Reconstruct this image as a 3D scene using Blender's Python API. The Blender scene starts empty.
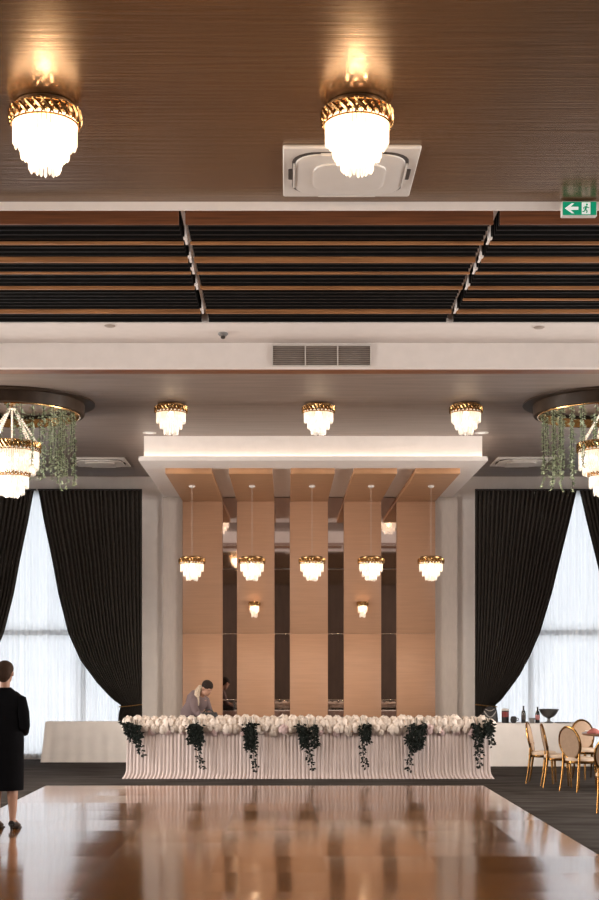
import bpy, math, random
from mathutils import Vector, Matrix
PI = math.pi
sin, cos = math.sin, math.cos
rnd = random.Random(7)
scene = bpy.context.scene
COL = scene.collection

# ------------------------------------------------------------------ view
scene.view_settings.view_transform = 'Standard'
scene.view_settings.look = 'None'
scene.view_settings.exposure = 0.0
scene.view_settings.gamma = 1.0
scene.view_settings.use_curve_mapping = False

# ------------------------------------------------------------------ materials
def mat(name, col, rough=0.5, metal=0.0, vary=0.12, scale=8.0, stretch=(1, 1, 1), bump=0.0,
        spec=0.5, emit=None, emit_s=0.0, sheen=0.0, col2=None, coat=0.0, detail=3.0):
    m = bpy.data.materials.new(name)
    m.use_nodes = True
    nt = m.node_tree
    b = nt.nodes['Principled BSDF']
    L = nt.links.new
    geo = nt.nodes.new('ShaderNodeNewGeometry')
    mp = nt.nodes.new('ShaderNodeMapping')
    mp.inputs['Scale'].default_value = stretch
    L(geo.outputs['Position'], mp.inputs['Vector'])
    n = nt.nodes.new('ShaderNodeTexNoise')
    n.inputs['Scale'].default_value = scale
    n.inputs['Detail'].default_value = detail
    L(mp.outputs[0], n.inputs['Vector'])
    mx = nt.nodes.new('ShaderNodeMix')
    mx.data_type = 'RGBA'
    a = [c * (1 - vary) for c in col]
    c2 = col2 if col2 else [min(1, c * (1 + vary)) for c in col]
    mx.inputs[6].default_value = (*(a if not col2 else col), 1)
    mx.inputs[7].default_value = (*c2, 1)
    rp = nt.nodes.new('ShaderNodeMapRange')
    rp.inputs[1].default_value = 0.35
    rp.inputs[2].default_value = 0.65
    L(n.outputs[0], rp.inputs[0])
    L(rp.outputs[0], mx.inputs[0])
    L(mx.outputs[2], b.inputs['Base Color'])
    b.inputs['Roughness'].default_value = rough
    b.inputs['Metallic'].default_value = metal
    b.inputs['Specular IOR Level'].default_value = spec
    if coat:
        b.inputs['Coat Weight'].default_value = coat
        b.inputs['Coat Roughness'].default_value = 0.1
    if sheen:
        b.inputs['Sheen Weight'].default_value = sheen
    if bump:
        bp = nt.nodes.new('ShaderNodeBump')
        bp.inputs['Strength'].default_value = bump
        bp.inputs['Distance'].default_value = 0.01
        L(n.outputs[0], bp.inputs['Height'])
        L(bp.outputs[0], b.inputs['Normal'])
    if emit:
        b.inputs['Emission Color'].default_value = (*emit, 1)
        b.inputs['Emission Strength'].default_value = emit_s
    return m

M = {}
M['white'] = mat('white_paint', (0.80, 0.755, 0.73), 0.6, vary=0.02)
M['wallpaper'] = mat('grey_wallpaper', (0.50, 0.44, 0.40), 0.75, vary=0.04, scale=30, stretch=(1, 1, 0.2))
M['sidewall'] = mat('side_wall_paint', (0.40, 0.33, 0.28), 0.7, vary=0.05)
M['backwall'] = mat('dark_back_wall', (0.10, 0.065, 0.045), 0.6, vary=0.25, scale=3, stretch=(4, 4, .3))
M['ceiling'] = mat('brushed_bronze_plaster', (0.165, 0.084, 0.033), 0.27, 0.45, vary=0.13, scale=2.2, stretch=(0.6, 13, 1), bump=0.16, spec=1.0, detail=5)
M['ceiling_rear'] = mat('brushed_taupe_plaster', (0.19, 0.150, 0.130), 0.45, vary=0.14, scale=2.2, stretch=(0.5, 6, 1), bump=0.12, spec=.5, detail=5)
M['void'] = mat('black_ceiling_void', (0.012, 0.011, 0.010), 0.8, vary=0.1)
M['wood'] = mat('tan_wood_veneer', (0.43, 0.245, 0.15), 0.42, vary=0.045, scale=3, stretch=(0.6, 0.6, 14), detail=6)
M['soffit_wood'] = mat('brown_wood_veneer', (0.42, 0.225, 0.115), 0.42, vary=0.14, scale=3, stretch=(1, 12, 1), detail=6)
M['slat_wood'] = mat('cedar_slat', (0.36, 0.165, 0.066), 0.4, vary=0.28, scale=4, stretch=(0.5, 14, 14), detail=5)
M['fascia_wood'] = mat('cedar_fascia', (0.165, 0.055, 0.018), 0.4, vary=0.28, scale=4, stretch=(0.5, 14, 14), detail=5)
M['slat_dark'] = mat('black_slat', (0.006, 0.0055, 0.0055), 0.55, vary=0.3, spec=.2)
M['gold'] = mat('polished_gold', (0.55, 0.33, 0.135), 0.25, metal=1.0, vary=0.15, scale=30)
M['gold_chair'] = mat('gold_chair_frame', (0.26, 0.135, 0.042), 0.25, metal=1.0, vary=0.15, scale=30)
M['canopy_brown'] = mat('brown_bronze_canopy', (0.20, 0.11, 0.05), 0.35, metal=0.8, vary=0.3, scale=30)
M['gold_dark'] = mat('antique_gold', (0.36, 0.22, 0.09), 0.3, metal=1.0, vary=0.3, scale=30)
M['ring_dark'] = mat('dark_bronze_ring', (0.040, 0.025, 0.016), 0.4, vary=0.2, spec=.2)
M['black_metal'] = mat('black_metal', (0.03, 0.03, 0.03), 0.4, metal=0.6)
M['chrome'] = mat('chrome_joint', (0.85, 0.83, 0.8), 0.15, metal=1.0, vary=0.03)
M['plastic'] = mat('white_plastic', (0.66, 0.63, 0.60), 0.4, vary=0.02)
M['slot'] = mat('dark_slot', (0.06, 0.05, 0.045), 0.6)
M['vent_back'] = mat('taupe_duct', (0.20, 0.17, 0.15), 0.6)
M['vent'] = mat('taupe_vent_blades', (0.40, 0.34, 0.30), 0.45, vary=0.05)
M['drape'] = mat('charcoal_drape', (0.036, 0.031, 0.027), 0.85, vary=0.15, scale=20, sheen=0.12, spec=.1)
M['cloth'] = mat('white_cloth', (0.78, 0.75, 0.73), 0.8, vary=0.03, scale=5, sheen=0.2)
M['skirt'] = mat('blush_white_chiffon', (0.56, 0.475, 0.46), 0.8, vary=0.05, scale=9, stretch=(6, 6, .4), sheen=0.3)
M['rose'] = mat('white_rose', (0.70, 0.62, 0.56), 0.7, vary=0.06, scale=25)
M['rose_blush'] = mat('blush_rose', (0.60, 0.46, 0.46), 0.7, vary=0.10, scale=25)
M['leaf_dark'] = mat('dark_green_leaf', (0.006, 0.010, 0.008), 0.55, vary=0.4, scale=20, spec=.15)
M['vine'] = mat('green_vine_leaf', (0.20, 0.27, 0.15), 0.55, vary=0.6, scale=18, col2=(0.52, 0.58, 0.42))
M['stem'] = mat('dark_stem', (0.03, 0.035, 0.02), 0.7)
M['skin'] = mat('skin', (0.34, 0.185, 0.125), 0.55, vary=0.05)
M['hair_brown'] = mat('brown_hair', (0.040, 0.022, 0.014), 0.7, spec=.12, vary=0.3, scale=60, stretch=(4, 4, 1))
M['hair_dark'] = mat('dark_hair', (0.022, 0.015, 0.012), 0.7, spec=.12, vary=0.3, scale=60)
M['hair_fair'] = mat('fair_hair', (0.42, 0.34, 0.26), 0.6, vary=0.2, scale=60)
M['black_dress'] = mat('black_dress', (0.003, 0.003, 0.004), 0.9, vary=0.2, spec=.08)
M['mauve_top'] = mat('mauve_top', (0.13, 0.092, 0.095), 0.85, vary=0.1)
M['trousers'] = mat('dark_trousers', (0.03, 0.03, 0.035), 0.85)
M['shoe'] = mat('black_shoe', (0.012, 0.010, 0.010), 0.4)
M['seat_pad'] = mat('cream_upholstery', (0.62, 0.50, 0.40), 0.75, vary=0.05, scale=25)
M['back_pad'] = mat('beige_upholstery', (0.33, 0.225, 0.15), 0.7, vary=0.06, scale=25)
M['table_wood'] = mat('dark_table_top', (0.16, 0.075, 0.04), 0.3, vary=0.15)
M['napkin'] = mat('dusty_red_napkin', (0.33, 0.10, 0.09), 0.8)
M['black_bag'] = mat('black_bag', (0.015, 0.015, 0.018), 0.5)
M['pale_strap'] = mat('pale_strap', (0.30, 0.28, 0.27), 0.5)
M['red'] = mat('dark_red_label', (0.22, 0.03, 0.03), 0.5)
M['pink'] = mat('pink_label', (0.50, 0.20, 0.20), 0.5)
M['bottle'] = mat('dark_bottle_glass', (0.010, 0.013, 0.016), 0.12, spec=0.8)
M['pewter'] = mat('pewter_bowl', (0.16, 0.16, 0.16), 0.3, metal=0.9)
M['grey'] = mat('grey_cup', (0.20, 0.20, 0.20), 0.4)
M['led'] = mat('led_strip', (1, .9, .8), 0.5, emit=(1.0, 0.80, 0.62), emit_s=9.0)
M['green_sign'] = mat('exit_sign_green', (0.0, 0.23, 0.12), 0.4, vary=0.03, emit=(0.0, 0.30, 0.16), emit_s=0.45)
M['sign_white'] = mat('exit_sign_white', (0.8, 0.8, 0.8), 0.4, vary=0.01, emit=(0.9, 1, 0.95), emit_s=0.35)
M['mirror'] = mat('bronze_mirror', (0.62, 0.53, 0.50), 0.03, metal=1.0, vary=0.02)
M['frame_grey'] = mat('aluminium_window_frame', (0.34, 0.34, 0.34), 0.5)

def crystal_mat(name, base, strength):
    m = bpy.data.materials.new(name); m.use_nodes = True
    nt = m.node_tree; L = nt.links.new
    for n in list(nt.nodes):
        if n.type != 'OUTPUT_MATERIAL': nt.nodes.remove(n)
    out = [n for n in nt.nodes if n.type == 'OUTPUT_MATERIAL'][0]
    tr = nt.nodes.new('ShaderNodeBsdfTransparent')
    tl = nt.nodes.new('ShaderNodeBsdfTranslucent'); tl.inputs[0].default_value = (.95, .92, .88, 1)
    gl = nt.nodes.new('ShaderNodeBsdfGlossy'); gl.inputs['Roughness'].default_value = .12
    em = nt.nodes.new('ShaderNodeEmission'); em.inputs[0].default_value = (*base, 1)
    geo = nt.nodes.new('ShaderNodeNewGeometry')
    nz = nt.nodes.new('ShaderNodeTexNoise'); nz.inputs['Scale'].default_value = 22
    mr = nt.nodes.new('ShaderNodeMapRange')
    mr.inputs[1].default_value = .35; mr.inputs[2].default_value = .65
    mr.inputs[3].default_value = strength * .55; mr.inputs[4].default_value = strength * 1.45
    L(geo.outputs['Position'], nz.inputs['Vector']); L(nz.outputs[0], mr.inputs[0]); L(mr.outputs[0], em.inputs[1])
    m1 = nt.nodes.new('ShaderNodeMixShader'); m1.inputs[0].default_value = .45
    L(tl.outputs[0], m1.inputs[1]); L(tr.outputs[0], m1.inputs[2])
    m2 = nt.nodes.new('ShaderNodeMixShader'); m2.inputs[0].default_value = .12
    L(m1.outputs[0], m2.inputs[1]); L(gl.outputs[0], m2.inputs[2])
    ad = nt.nodes.new('ShaderNodeAddShader')
    L(m2.outputs[0], ad.inputs[0]); L(em.outputs[0], ad.inputs[1])
    L(ad.outputs[0], out.inputs[0])
    return m
M['crystal'] = crystal_mat('lit_crystal', (1.0, 0.88, 0.74), 0.17)

def sheer_mat():
    m = bpy.data.materials.new('white_sheer'); m.use_nodes = True
    nt = m.node_tree; L = nt.links.new
    for n in list(nt.nodes):
        if n.type != 'OUTPUT_MATERIAL': nt.nodes.remove(n)
    out = [n for n in nt.nodes if n.type == 'OUTPUT_MATERIAL'][0]
    tr = nt.nodes.new('ShaderNodeBsdfTransparent')
    tl = nt.nodes.new('ShaderNodeBsdfTranslucent'); tl.inputs[0].default_value = (.92, .93, .94, 1)
    df = nt.nodes.new('ShaderNodeBsdfDiffuse'); df.inputs[0].default_value = (.85, .85, .85, 1)
    geo = nt.nodes.new('ShaderNodeNewGeometry')
    mp = nt.nodes.new('ShaderNodeMapping'); mp.inputs['Scale'].default_value = (9, 1, .15)
    nz = nt.nodes.new('ShaderNodeTexNoise'); nz.inputs['Scale'].default_value = 1.5
    mr = nt.nodes.new('ShaderNodeMapRange')
    mr.inputs[1].default_value = .3; mr.inputs[2].default_value = .7
    mr.inputs[3].default_value = .07; mr.inputs[4].default_value = .17
    L(geo.outputs['Position'], mp.inputs[0]); L(mp.outputs[0], nz.inputs['Vector']); L(nz.outputs[0], mr.inputs[0])
    a = nt.nodes.new('ShaderNodeMixShader'); a.inputs[0].default_value = .25
    L(tl.outputs[0], a.inputs[1]); L(df.outputs[0], a.inputs[2])
    b = nt.nodes.new('ShaderNodeMixShader'); L(mr.outputs[0], b.inputs[0])
    L(a.outputs[0], b.inputs[1]); L(tr.outputs[0], b.inputs[2])
    L(b.outputs[0], out.inputs[0])
    return m
M['sheer'] = sheer_mat()

def glass_mat():
    m = bpy.data.materials.new('window_glass'); m.use_nodes = True
    nt = m.node_tree; L = nt.links.new
    for n in list(nt.nodes):
        if n.type != 'OUTPUT_MATERIAL': nt.nodes.remove(n)
    out = [n for n in nt.nodes if n.type == 'OUTPUT_MATERIAL'][0]
    tr = nt.nodes.new('ShaderNodeBsdfTransparent'); tr.inputs[0].default_value = (.96, .98, 1, 1)
    gl = nt.nodes.new('ShaderNodeBsdfGlossy'); gl.inputs['Roughness'].default_value = .02
    fr = nt.nodes.new('ShaderNodeFresnel'); fr.inputs[0].default_value = 1.45
    b = nt.nodes.new('ShaderNodeMixShader')
    L(fr.outputs[0], b.inputs[0]); L(tr.outputs[0], b.inputs[1]); L(gl.outputs[0], b.inputs[2])
    L(b.outputs[0], out.inputs[0])
    return m
M['glass'] = glass_mat()

def parquet_mat():
    m = bpy.data.materials.new('polished_parquet'); m.use_nodes = True
    nt = m.node_tree; L = nt.links.new
    b = nt.nodes['Principled BSDF']
    geo = nt.nodes.new('ShaderNodeNewGeometry')
    T = .915
    # tile id -> random value
    sc = nt.nodes.new('ShaderNodeVectorMath'); sc.operation = 'SCALE'; sc.inputs[3].default_value = 1 / T
    off = nt.nodes.new('ShaderNodeVectorMath'); off.operation = 'ADD'; off.inputs[1].default_value = (3.34, 0.28, 0.0)
    L(geo.outputs['Position'], off.inputs[0]); L(off.outputs[0], sc.inputs[0])
    fl = nt.nodes.new('ShaderNodeVectorMath'); fl.operation = 'FLOOR'; L(sc.outputs[0], fl.inputs[0])
    wn = nt.nodes.new('ShaderNodeTexWhiteNoise'); wn.noise_dimensions = '2D'; L(fl.outputs[0], wn.inputs['Vector'])
    # planks running along x inside each tile
    br = nt.nodes.new('ShaderNodeTexBrick')
    br.offset = 0.5; br.inputs['Scale'].default_value = 1.0
    br.inputs['Brick Width'].default_value = T / 2; br.inputs['Row Height'].default_value = T / 8
    br.inputs['Mortar Size'].default_value = .0015
    br.inputs['Color1'].default_value = (0.25, 0.100, 0.022, 1); br.inputs['Color2'].default_value = (0.17, 0.066, 0.015, 1)
    br.inputs['Mortar'].default_value = (0.07, 0.03, 0.01, 1)
    L(off.outputs[0], br.inputs['Vector'])
    gr = nt.nodes.new('ShaderNodeTexNoise'); gr.inputs['Scale'].default_value = 3; gr.inputs['Detail'].default_value = 6
    mp = nt.nodes.new('ShaderNodeMapping'); mp.inputs['Scale'].default_value = (1, 14, 1)
    L(geo.outputs['Position'], mp.inputs[0]); L(mp.outputs[0], gr.inputs['Vector'])
    h = nt.nodes.new('ShaderNodeHueSaturation')
    mr = nt.nodes.new('ShaderNodeMapRange'); mr.inputs[3].default_value = .75; mr.inputs[4].default_value = 1.3
    L(wn.outputs['Value'], mr.inputs[0])
    mu = nt.nodes.new('ShaderNodeMath'); mu.operation = 'MULTIPLY'
    mg = nt.nodes.new('ShaderNodeMapRange'); mg.inputs[1].default_value = .3; mg.inputs[2].default_value = .7
    mg.inputs[3].default_value = .8; mg.inputs[4].default_value = 1.2
    L(gr.outputs[0], mg.inputs[0]); L(mr.outputs[0], mu.inputs[0]); L(mg.outputs[0], mu.inputs[1])
    L(mu.outputs[0], h.inputs['Value']); L(br.outputs['Color'], h.inputs['Color'])
    # seams between the panels
    br2 = nt.nodes.new('ShaderNodeTexBrick'); br2.offset = 0; br2.inputs['Scale'].default_value = 1.0
    br2.inputs['Brick Width'].default_value = T; br2.inputs['Row Height'].default_value = T
    br2.inputs['Mortar Size'].default_value = .004; br2.inputs['Mortar Smooth'].default_value = 0
    L(off.outputs[0], br2.inputs['Vector'])
    mx = nt.nodes.new('ShaderNodeMix'); mx.data_type = 'RGBA'; mx.inputs[7].default_value = (.03, .014, .006, 1)
    L(br2.outputs['Fac'], mx.inputs[0]); L(h.outputs[0], mx.inputs[6]); L(mx.outputs[2], b.inputs['Base Color'])
    # each panel lies a hair out of level
    s1 = nt.nodes.new('ShaderNodeVectorMath'); s1.operation = 'SUBTRACT'; s1.inputs[1].default_value = (.5, .5, .5)
    L(wn.outputs['Color'], s1.inputs[0])
    s2 = nt.nodes.new('ShaderNodeVectorMath'); s2.operation = 'MULTIPLY'; s2.inputs[1].default_value = (.018, .022, 0)
    L(s1.outputs[0], s2.inputs[0])
    bp = nt.nodes.new('ShaderNodeBump'); bp.inputs['Strength'].default_value = .10; bp.inputs['Distance'].default_value = .003
    L(gr.outputs[0], bp.inputs['Height'])
    s3 = nt.nodes.new('ShaderNodeVectorMath'); s3.operation = 'ADD'
    L(bp.outputs[0], s3.inputs[0]); L(s2.outputs[0], s3.inputs[1])
    s4 = nt.nodes.new('ShaderNodeVectorMath'); s4.operation = 'NORMALIZE'; L(s3.outputs[0], s4.inputs[0])
    L(s4.outputs[0], b.inputs['Normal'])
    rr = nt.nodes.new('ShaderNodeMapRange'); rr.inputs[3].default_value = .10; rr.inputs[4].default_value = .16
    L(wn.outputs['Value'], rr.inputs[0]); L(rr.outputs[0], b.inputs['Roughness'])
    b.inputs['Specular IOR Level'].default_value = 1.0
    b.inputs['Coat Weight'].default_value = .4; b.inputs['Coat Roughness'].default_value = .08
    L(s4.outputs[0], b.inputs['Coat Normal'])
    return m
M['parquet'] = parquet_mat()

def carpet_mat():
    m = mat('charcoal_carpet', (0.022, 0.017, 0.014), 0.95, scale=2.2, stretch=(.5, 2.2, 1), col2=(0.058, 0.052, 0.049), bump=.3, detail=6, spec=.1)
    return m
M['carpet'] = carpet_mat()

# ------------------------------------------------------------------ mesh builder
class MB:
    def __init__(s): s.v = []; s.f = []
    def add(s, vs, fs):
        o = len(s.v); s.v += [tuple(p) for p in vs]; s.f += [tuple(i + o for i in f) for f in fs]; return s
    def box(s, x0, x1, y0, y1, z0, z1, c=0.0):
        if c <= 0:
            return s.add([(x0, y0, z0), (x1, y0, z0), (x1, y1, z0), (x0, y1, z0), (x0, y0, z1), (x1, y0, z1), (x1, y1, z1), (x0, y1, z1)],
                         [(0, 3, 2, 1), (4, 5, 6, 7), (0, 1, 5, 4), (1, 2, 6, 5), (2, 3, 7, 6), (3, 0, 4, 7)])
        def ring(e, z): 
            a, b_, c_, d = x0 + e, x1 - e, y0 + e, y1 - e
            k = c
            return [(a + k, c_, z), (b_ - k, c_, z), (b_, c_ + k, z), (b_, d - k, z), (b_ - k, d, z), (a + k, d, z), (a, d - k, z), (a, c_ + k, z)]
        return s.loft([ring(c * .6, z0), ring(0, z0 + c), ring(0, z1 - c), ring(c * .6, z1)])
    def loft(s, rings, cap=True, closed=False):
        n = len(rings[0]); vs = [p for r in rings for p in r]; fs = []
        m = len(rings)
        for i in range(m if closed else m - 1):
            a, b = i * n, ((i + 1) % m) * n
            for j in range(n):
                k = (j + 1) % n
                fs.append((a + j, a + k, b + k, b + j))
        if cap and not closed:
            fs.append(tuple(range(n - 1, -1, -1))); fs.append(tuple(range((m - 1) * n, m * n)))
        return s.add(vs, fs)
    def lathe(s, prof, n=32, c=(0, 0, 0), cap=False, a0=0, a1=2 * PI):
        rings = []
        for r, z in prof:
            rings.append([(c[0] + r * cos(2 * PI * j / n), c[1] + r * sin(2 * PI * j / n), c[2] + z) for j in range(n)])
        return s.loft(rings, cap)
    def tube(s, pts, r, n=8, cap=True, closed=False, ry=None):
        P = [Vector(p) for p in pts]; m = len(P)
        rs = r if isinstance(r, (list, tuple)) else [r] * m
        rings = []; up = None
        for i in range(m):
            if closed: t = P[(i + 1) % m] - P[i - 1]
            else: t = P[min(i + 1, m - 1)] - P[max(i - 1, 0)]
            t.normalize()
            if up is None:
                up = Vector((0, 0, 1)) if abs(t.z) < .9 else Vector((0, 1, 0))
            u = up - t * up.dot(t)
            if u.length < 1e-4: u = Vector((1, 0, 0)) - t * t.x
            u.normalize(); w = t.cross(u); up = u
            e = rs[i]; e2 = e if ry is None else (ry[i] if isinstance(ry, (list, tuple)) else ry)
            rings.append([tuple(P[i] + u * e * cos(2 * PI * j / n) + w * e2 * sin(2 * PI * j / n)) for j in range(n)])
        return s.loft(rings, cap, closed)
    def grid(s, fn, nu, nv):
        vs = [fn(i / nu, j / nv) for j in range(nv + 1) for i in range(nu + 1)]
        fs = [(j * (nu + 1) + i, j * (nu + 1) + i + 1, (j + 1) * (nu + 1) + i + 1, (j + 1) * (nu + 1) + i) for j in range(nv) for i in range(nu)]
        return s.add(vs, fs)
    def ball(s, c, rx, ry=None, rz=None, n=16, m=10):
        ry = rx if ry is None else ry; rz = rx if rz is None else rz
        prof = []
        rings = []
        for i in range(m + 1):
            a = -PI / 2 + PI * i / m
            q = max(cos(a), 1e-3)
            rings.append([(c[0] + rx * q * cos(2 * PI * j / n), c[1] + ry * q * sin(2 * PI * j / n), c[2] + rz * sin(a)) for j in range(n)])
        return s.loft(rings)
    def prism_poly(s, poly, y0, y1):
        n = len(poly)
        return s.add([(x, y0, z) for x, z in poly] + [(x, y1, z) for x, z in poly],
                     [tuple(range(n)), tuple(range(2 * n - 1, n - 1, -1))] + [(i, i + n, (i + 1) % n + n, (i + 1) % n) for i in range(n)])
    def leaf(s, p, d, up, l, w):
        d = Vector(d).normalized(); up = Vector(up); sd = d.cross(up)
        if sd.length < 1e-3: sd = d.cross(Vector((1, .3, 0)))
        sd.normalize(); nn = sd.cross(d); p = Vector(p)
        vs = [p, p + d * l * .4 + sd * w * .5 - nn * w * .12, p + d * l - nn * l * .12, p + d * l * .4 - sd * w * .5 - nn * w * .12, p + d * l * .45 + nn * w * .08]
        return s.add(vs, [(0, 1, 4), (1, 2, 4), (2, 3, 4), (3, 0, 4)])
    def xf(s, mt, start=0):
        for i in range(start, len(s.v)): s.v[i] = tuple(mt @ Vector(s.v[i]))
        return s
    def mesh(s, name, m, smooth=True):
        me = bpy.data.meshes.new(name); me.from_pydata(s.v, [], s.f)
        me.materials.append(M[m] if isinstance(m, str) else m)
        if smooth:
            me.polygons.foreach_set('use_smooth', [True] * len(me.polygons))
        me.update()
        if smooth:
            try: me.set_sharp_from_angle(angle=math.radians(38))
            except Exception: pass
        return me
    def build(s, name, m, parent=None, smooth=True, loc=None):
        o = bpy.data.objects.new(name, s.mesh(name, m, smooth)); COL.objects.link(o)
        if parent: o.parent = parent
        if loc: o.location = loc
        return o

def tag(o, label=None, cat=None, group=None, kind=None):
    if label: o['label'] = label
    if cat: o['category'] = cat
    if group: o['group'] = group
    if kind: o['kind'] = kind
    return o
def thing(name, label, cat, loc=(0, 0, 0), rz=0, group=None):
    o = bpy.data.objects.new(name, None); COL.objects.link(o)
    o.empty_display_size = .1
    o.location = loc; o.rotation_euler = (0, 0, rz)
    return tag(o, label, cat, group)
def struct(mb, name, m, smooth=False):
    return tag(mb.build(name, m, smooth=smooth), kind='structure')
def dup(root, loc=None, rz=None, label=None, group=None):
    def cp(o, par):
        c = o.copy(); COL.objects.link(c)
        if par: c.parent = par
        for ch in o.children: cp(ch, c)
        return c
    kids = list(root.children)
    r = root.copy(); COL.objects.link(r)
    for ch in kids: cp(ch, r)
    if loc: r.location = loc
    if rz is not None: r.rotation_euler = (0, 0, rz)
    if label: r['label'] = label
    if group: r['group'] = group
    return r
def downlight(name, loc, watts, col, rad=.08, ang=165):
    l = bpy.data.lights.new(name, 'SPOT'); l.energy = watts; l.color = col; l.shadow_soft_size = rad
    l.spot_size = math.radians(ang); l.spot_blend = .6
    o = bpy.data.objects.new(name, l); COL.objects.link(o); o.location = loc
    return o
def bulb(root_name, loc, watts, col=(1.0, .72, .42), rad=.05, parent=None):
    l = bpy.data.lights.new(root_name, 'POINT'); l.energy = watts; l.color = col; l.shadow_soft_size = rad
    o = bpy.data.objects.new(root_name, l); COL.objects.link(o); o.location = loc
    if parent: o.parent = parent
    return o

# ------------------------------------------------------------------ camera
H, F, VX, VY = 1.65, 1350.0, 286.0, 667.0
cam = bpy.data.cameras.new('camera'); co = bpy.data.objects.new('camera', cam); COL.objects.link(co)
cam.sensor_fit = 'AUTO'; cam.sensor_width = 36; cam.lens = F / 900 * 36
cam.shift_y = (VY - 450) / 900; cam.shift_x = (299.5 - VX) / 900
co.location = (0, 0, H); co.rotation_euler = (PI / 2, 0, 0)
cam.clip_start = .1; cam.clip_end = 200
scene.camera = co
def PX(x, Y): return (x - VX) * Y / F
def PZ(y, Y): return H + (VY - y) * Y / F

# ------------------------------------------------------------------ world: bright overcast sky outside
w = bpy.data.worlds.new('overcast_sky'); scene.world = w; w.use_nodes = True
bg = w.node_tree.nodes['Background']
bg.inputs[0].default_value = (0.96, 0.975, 1.0, 1); bg.inputs[1].default_value = 2.4

# ------------------------------------------------------------------ room shell
YW = 24.17
SIDE_FILL = 690.0
XL, XR, YB = -9.0, 9.8, -7.0
ZN, ZF = 5.0, 5.06
b = MB().box(XL, XR, YB, YW + .3, -.1, 0); struct(b, 'floor', 'carpet')
b = MB().box(-3.30, 2.715, 4.0, 18.55, 0.0, .02, .004); struct(b, 'dance_floor', 'parquet')
# window wall with two openings
WL, WR = (-6.25, -2.66), (3.45, 7.05)
WZ0, WZ1 = 0.03, 4.80
b = MB()
for x0, x1 in ((XL, WL[0]), (WL[1], WR[0]), (WR[1], XR)): b.box(x0, x1, YW, YW + .25, 0, 5.4)
for x0, x1 in (WL, WR):
    b.box(x0, x1, YW, YW + .25, WZ1, 5.4); b.box(x0, x1, YW, YW + .25, 0, WZ0)
struct(b, 'wall_front', 'white')
SW = [(-5.6, -1.4), (0.4, 4.6), (6.4, 10.6), (14.6, 18.8)]      # openings for unseen side windows, added to bring in fill light
SZ0, SZ1 = .6, 4.6
wi = 3
for xa, xb, nm in ((XL - .2, XL, 'wall_left'), (XR, XR + .2, 'wall_right')):
    b = MB()
    b.box(xa, xb, YB, YW + .25, 0, SZ0); b.box(xa, xb, YB, YW + .25, SZ1, 5.4)
    ys = [YB] + [q for p in SW for q in p] + [YW + .25]
    for y0, y1 in zip(ys[0::2], ys[1::2]): b.box(xa, xb, y0, y1, SZ0, SZ1)
    struct(b, nm, 'sidewall')
    for y0, y1 in SW:
        wn = bpy.data.objects.new('window_%d' % wi, None); COL.objects.link(wn); wn['kind'] = 'structure'; wi += 1
        wn.location = ((xa + xb) / 2, (y0 + y1) / 2, 0)
        hy_ = (y1 - y0) / 2; b = MB(); t = .06
        b.box(-.04, .04, -hy_, -hy_ + t, SZ0, SZ1); b.box(-.04, .04, hy_ - t, hy_, SZ0, SZ1); b.box(-.04, .04, -.03, .03, SZ0 + t, SZ1 - t)
        b.box(-.04, .04, -hy_ + t, hy_ - t, SZ0, SZ0 + t); b.box(-.04, .04, -hy_ + t, hy_ - t, SZ1 - t, SZ1)
        b.build('window_frame', 'frame_grey', wn, smooth=False)
        MB().box(-.005, .005, -hy_ + .02, hy_ - .02, SZ0 + .02, SZ1 - .02).build('window_glass', 'glass', wn, smooth=False)
        l = bpy.data.lights.new('side_fill_light', 'AREA'); l.shape = 'RECTANGLE'; l.size = SZ1 - SZ0 - .1; l.size_y = hy_ * 2 - .1  # warm fill light added outside each unseen side window
        l.energy = SIDE_FILL * (1.0 if y0 < 12 else 2.0); l.color = (1.0, .86, .74)
        o = bpy.data.objects.new('side_fill_light', l); COL.objects.link(o)
        sgn = 1 if nm == 'wall_left' else -1
        o.location = ((xa + xb) / 2 - sgn * .2, (y0 + y1) / 2, (SZ0 + SZ1) / 2); o.rotation_euler = (0, -sgn * PI / 2, 0)
b = MB().box(XL, XR, YB - .2, YB, 0, 5.4); struct(b, 'wall_back', 'backwall')
Y_LIP, Y_S0, Y_S1, Y_BM = 9.72, 10.16, 13.10, 13.90
b = MB().box(XL, XR, YB, Y_LIP, ZN, ZN + .1); struct(b, 'ceiling', 'ceiling')
b = MB().box(XL, XR, Y_LIP, Y_LIP + .015, ZN - .06, ZN + .4); struct(b, 'trim_1', 'white')
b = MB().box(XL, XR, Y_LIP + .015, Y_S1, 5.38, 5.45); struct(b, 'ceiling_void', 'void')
b = MB().box(XL, XR, Y_S1, Y_BM, 4.985, 5.45); struct(b, 'ceiling_strip', 'white')
b = MB().box(XL, XR, Y_BM, Y_BM + .10, 4.735, 5.45); struct(b, 'ceiling_bulkhead', 'white')
b = MB().box(XL, XR, Y_BM + .10, Y_BM + .36, 4.745, 5.45); struct(b, 'shaded_soffit', 'fascia_wood')  # brown colour paints in the shade on the bulkhead's underside
b = MB().box(XL, XR, Y_BM + .36, Y_BM + .38, 4.765, ZF); struct(b, 'trim_4', 'white')
b = MB().box(XL, XR, Y_BM + .36, YW + .25, ZF, ZF + .1); struct(b, 'ceiling_rear', 'ceiling_rear')
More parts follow.
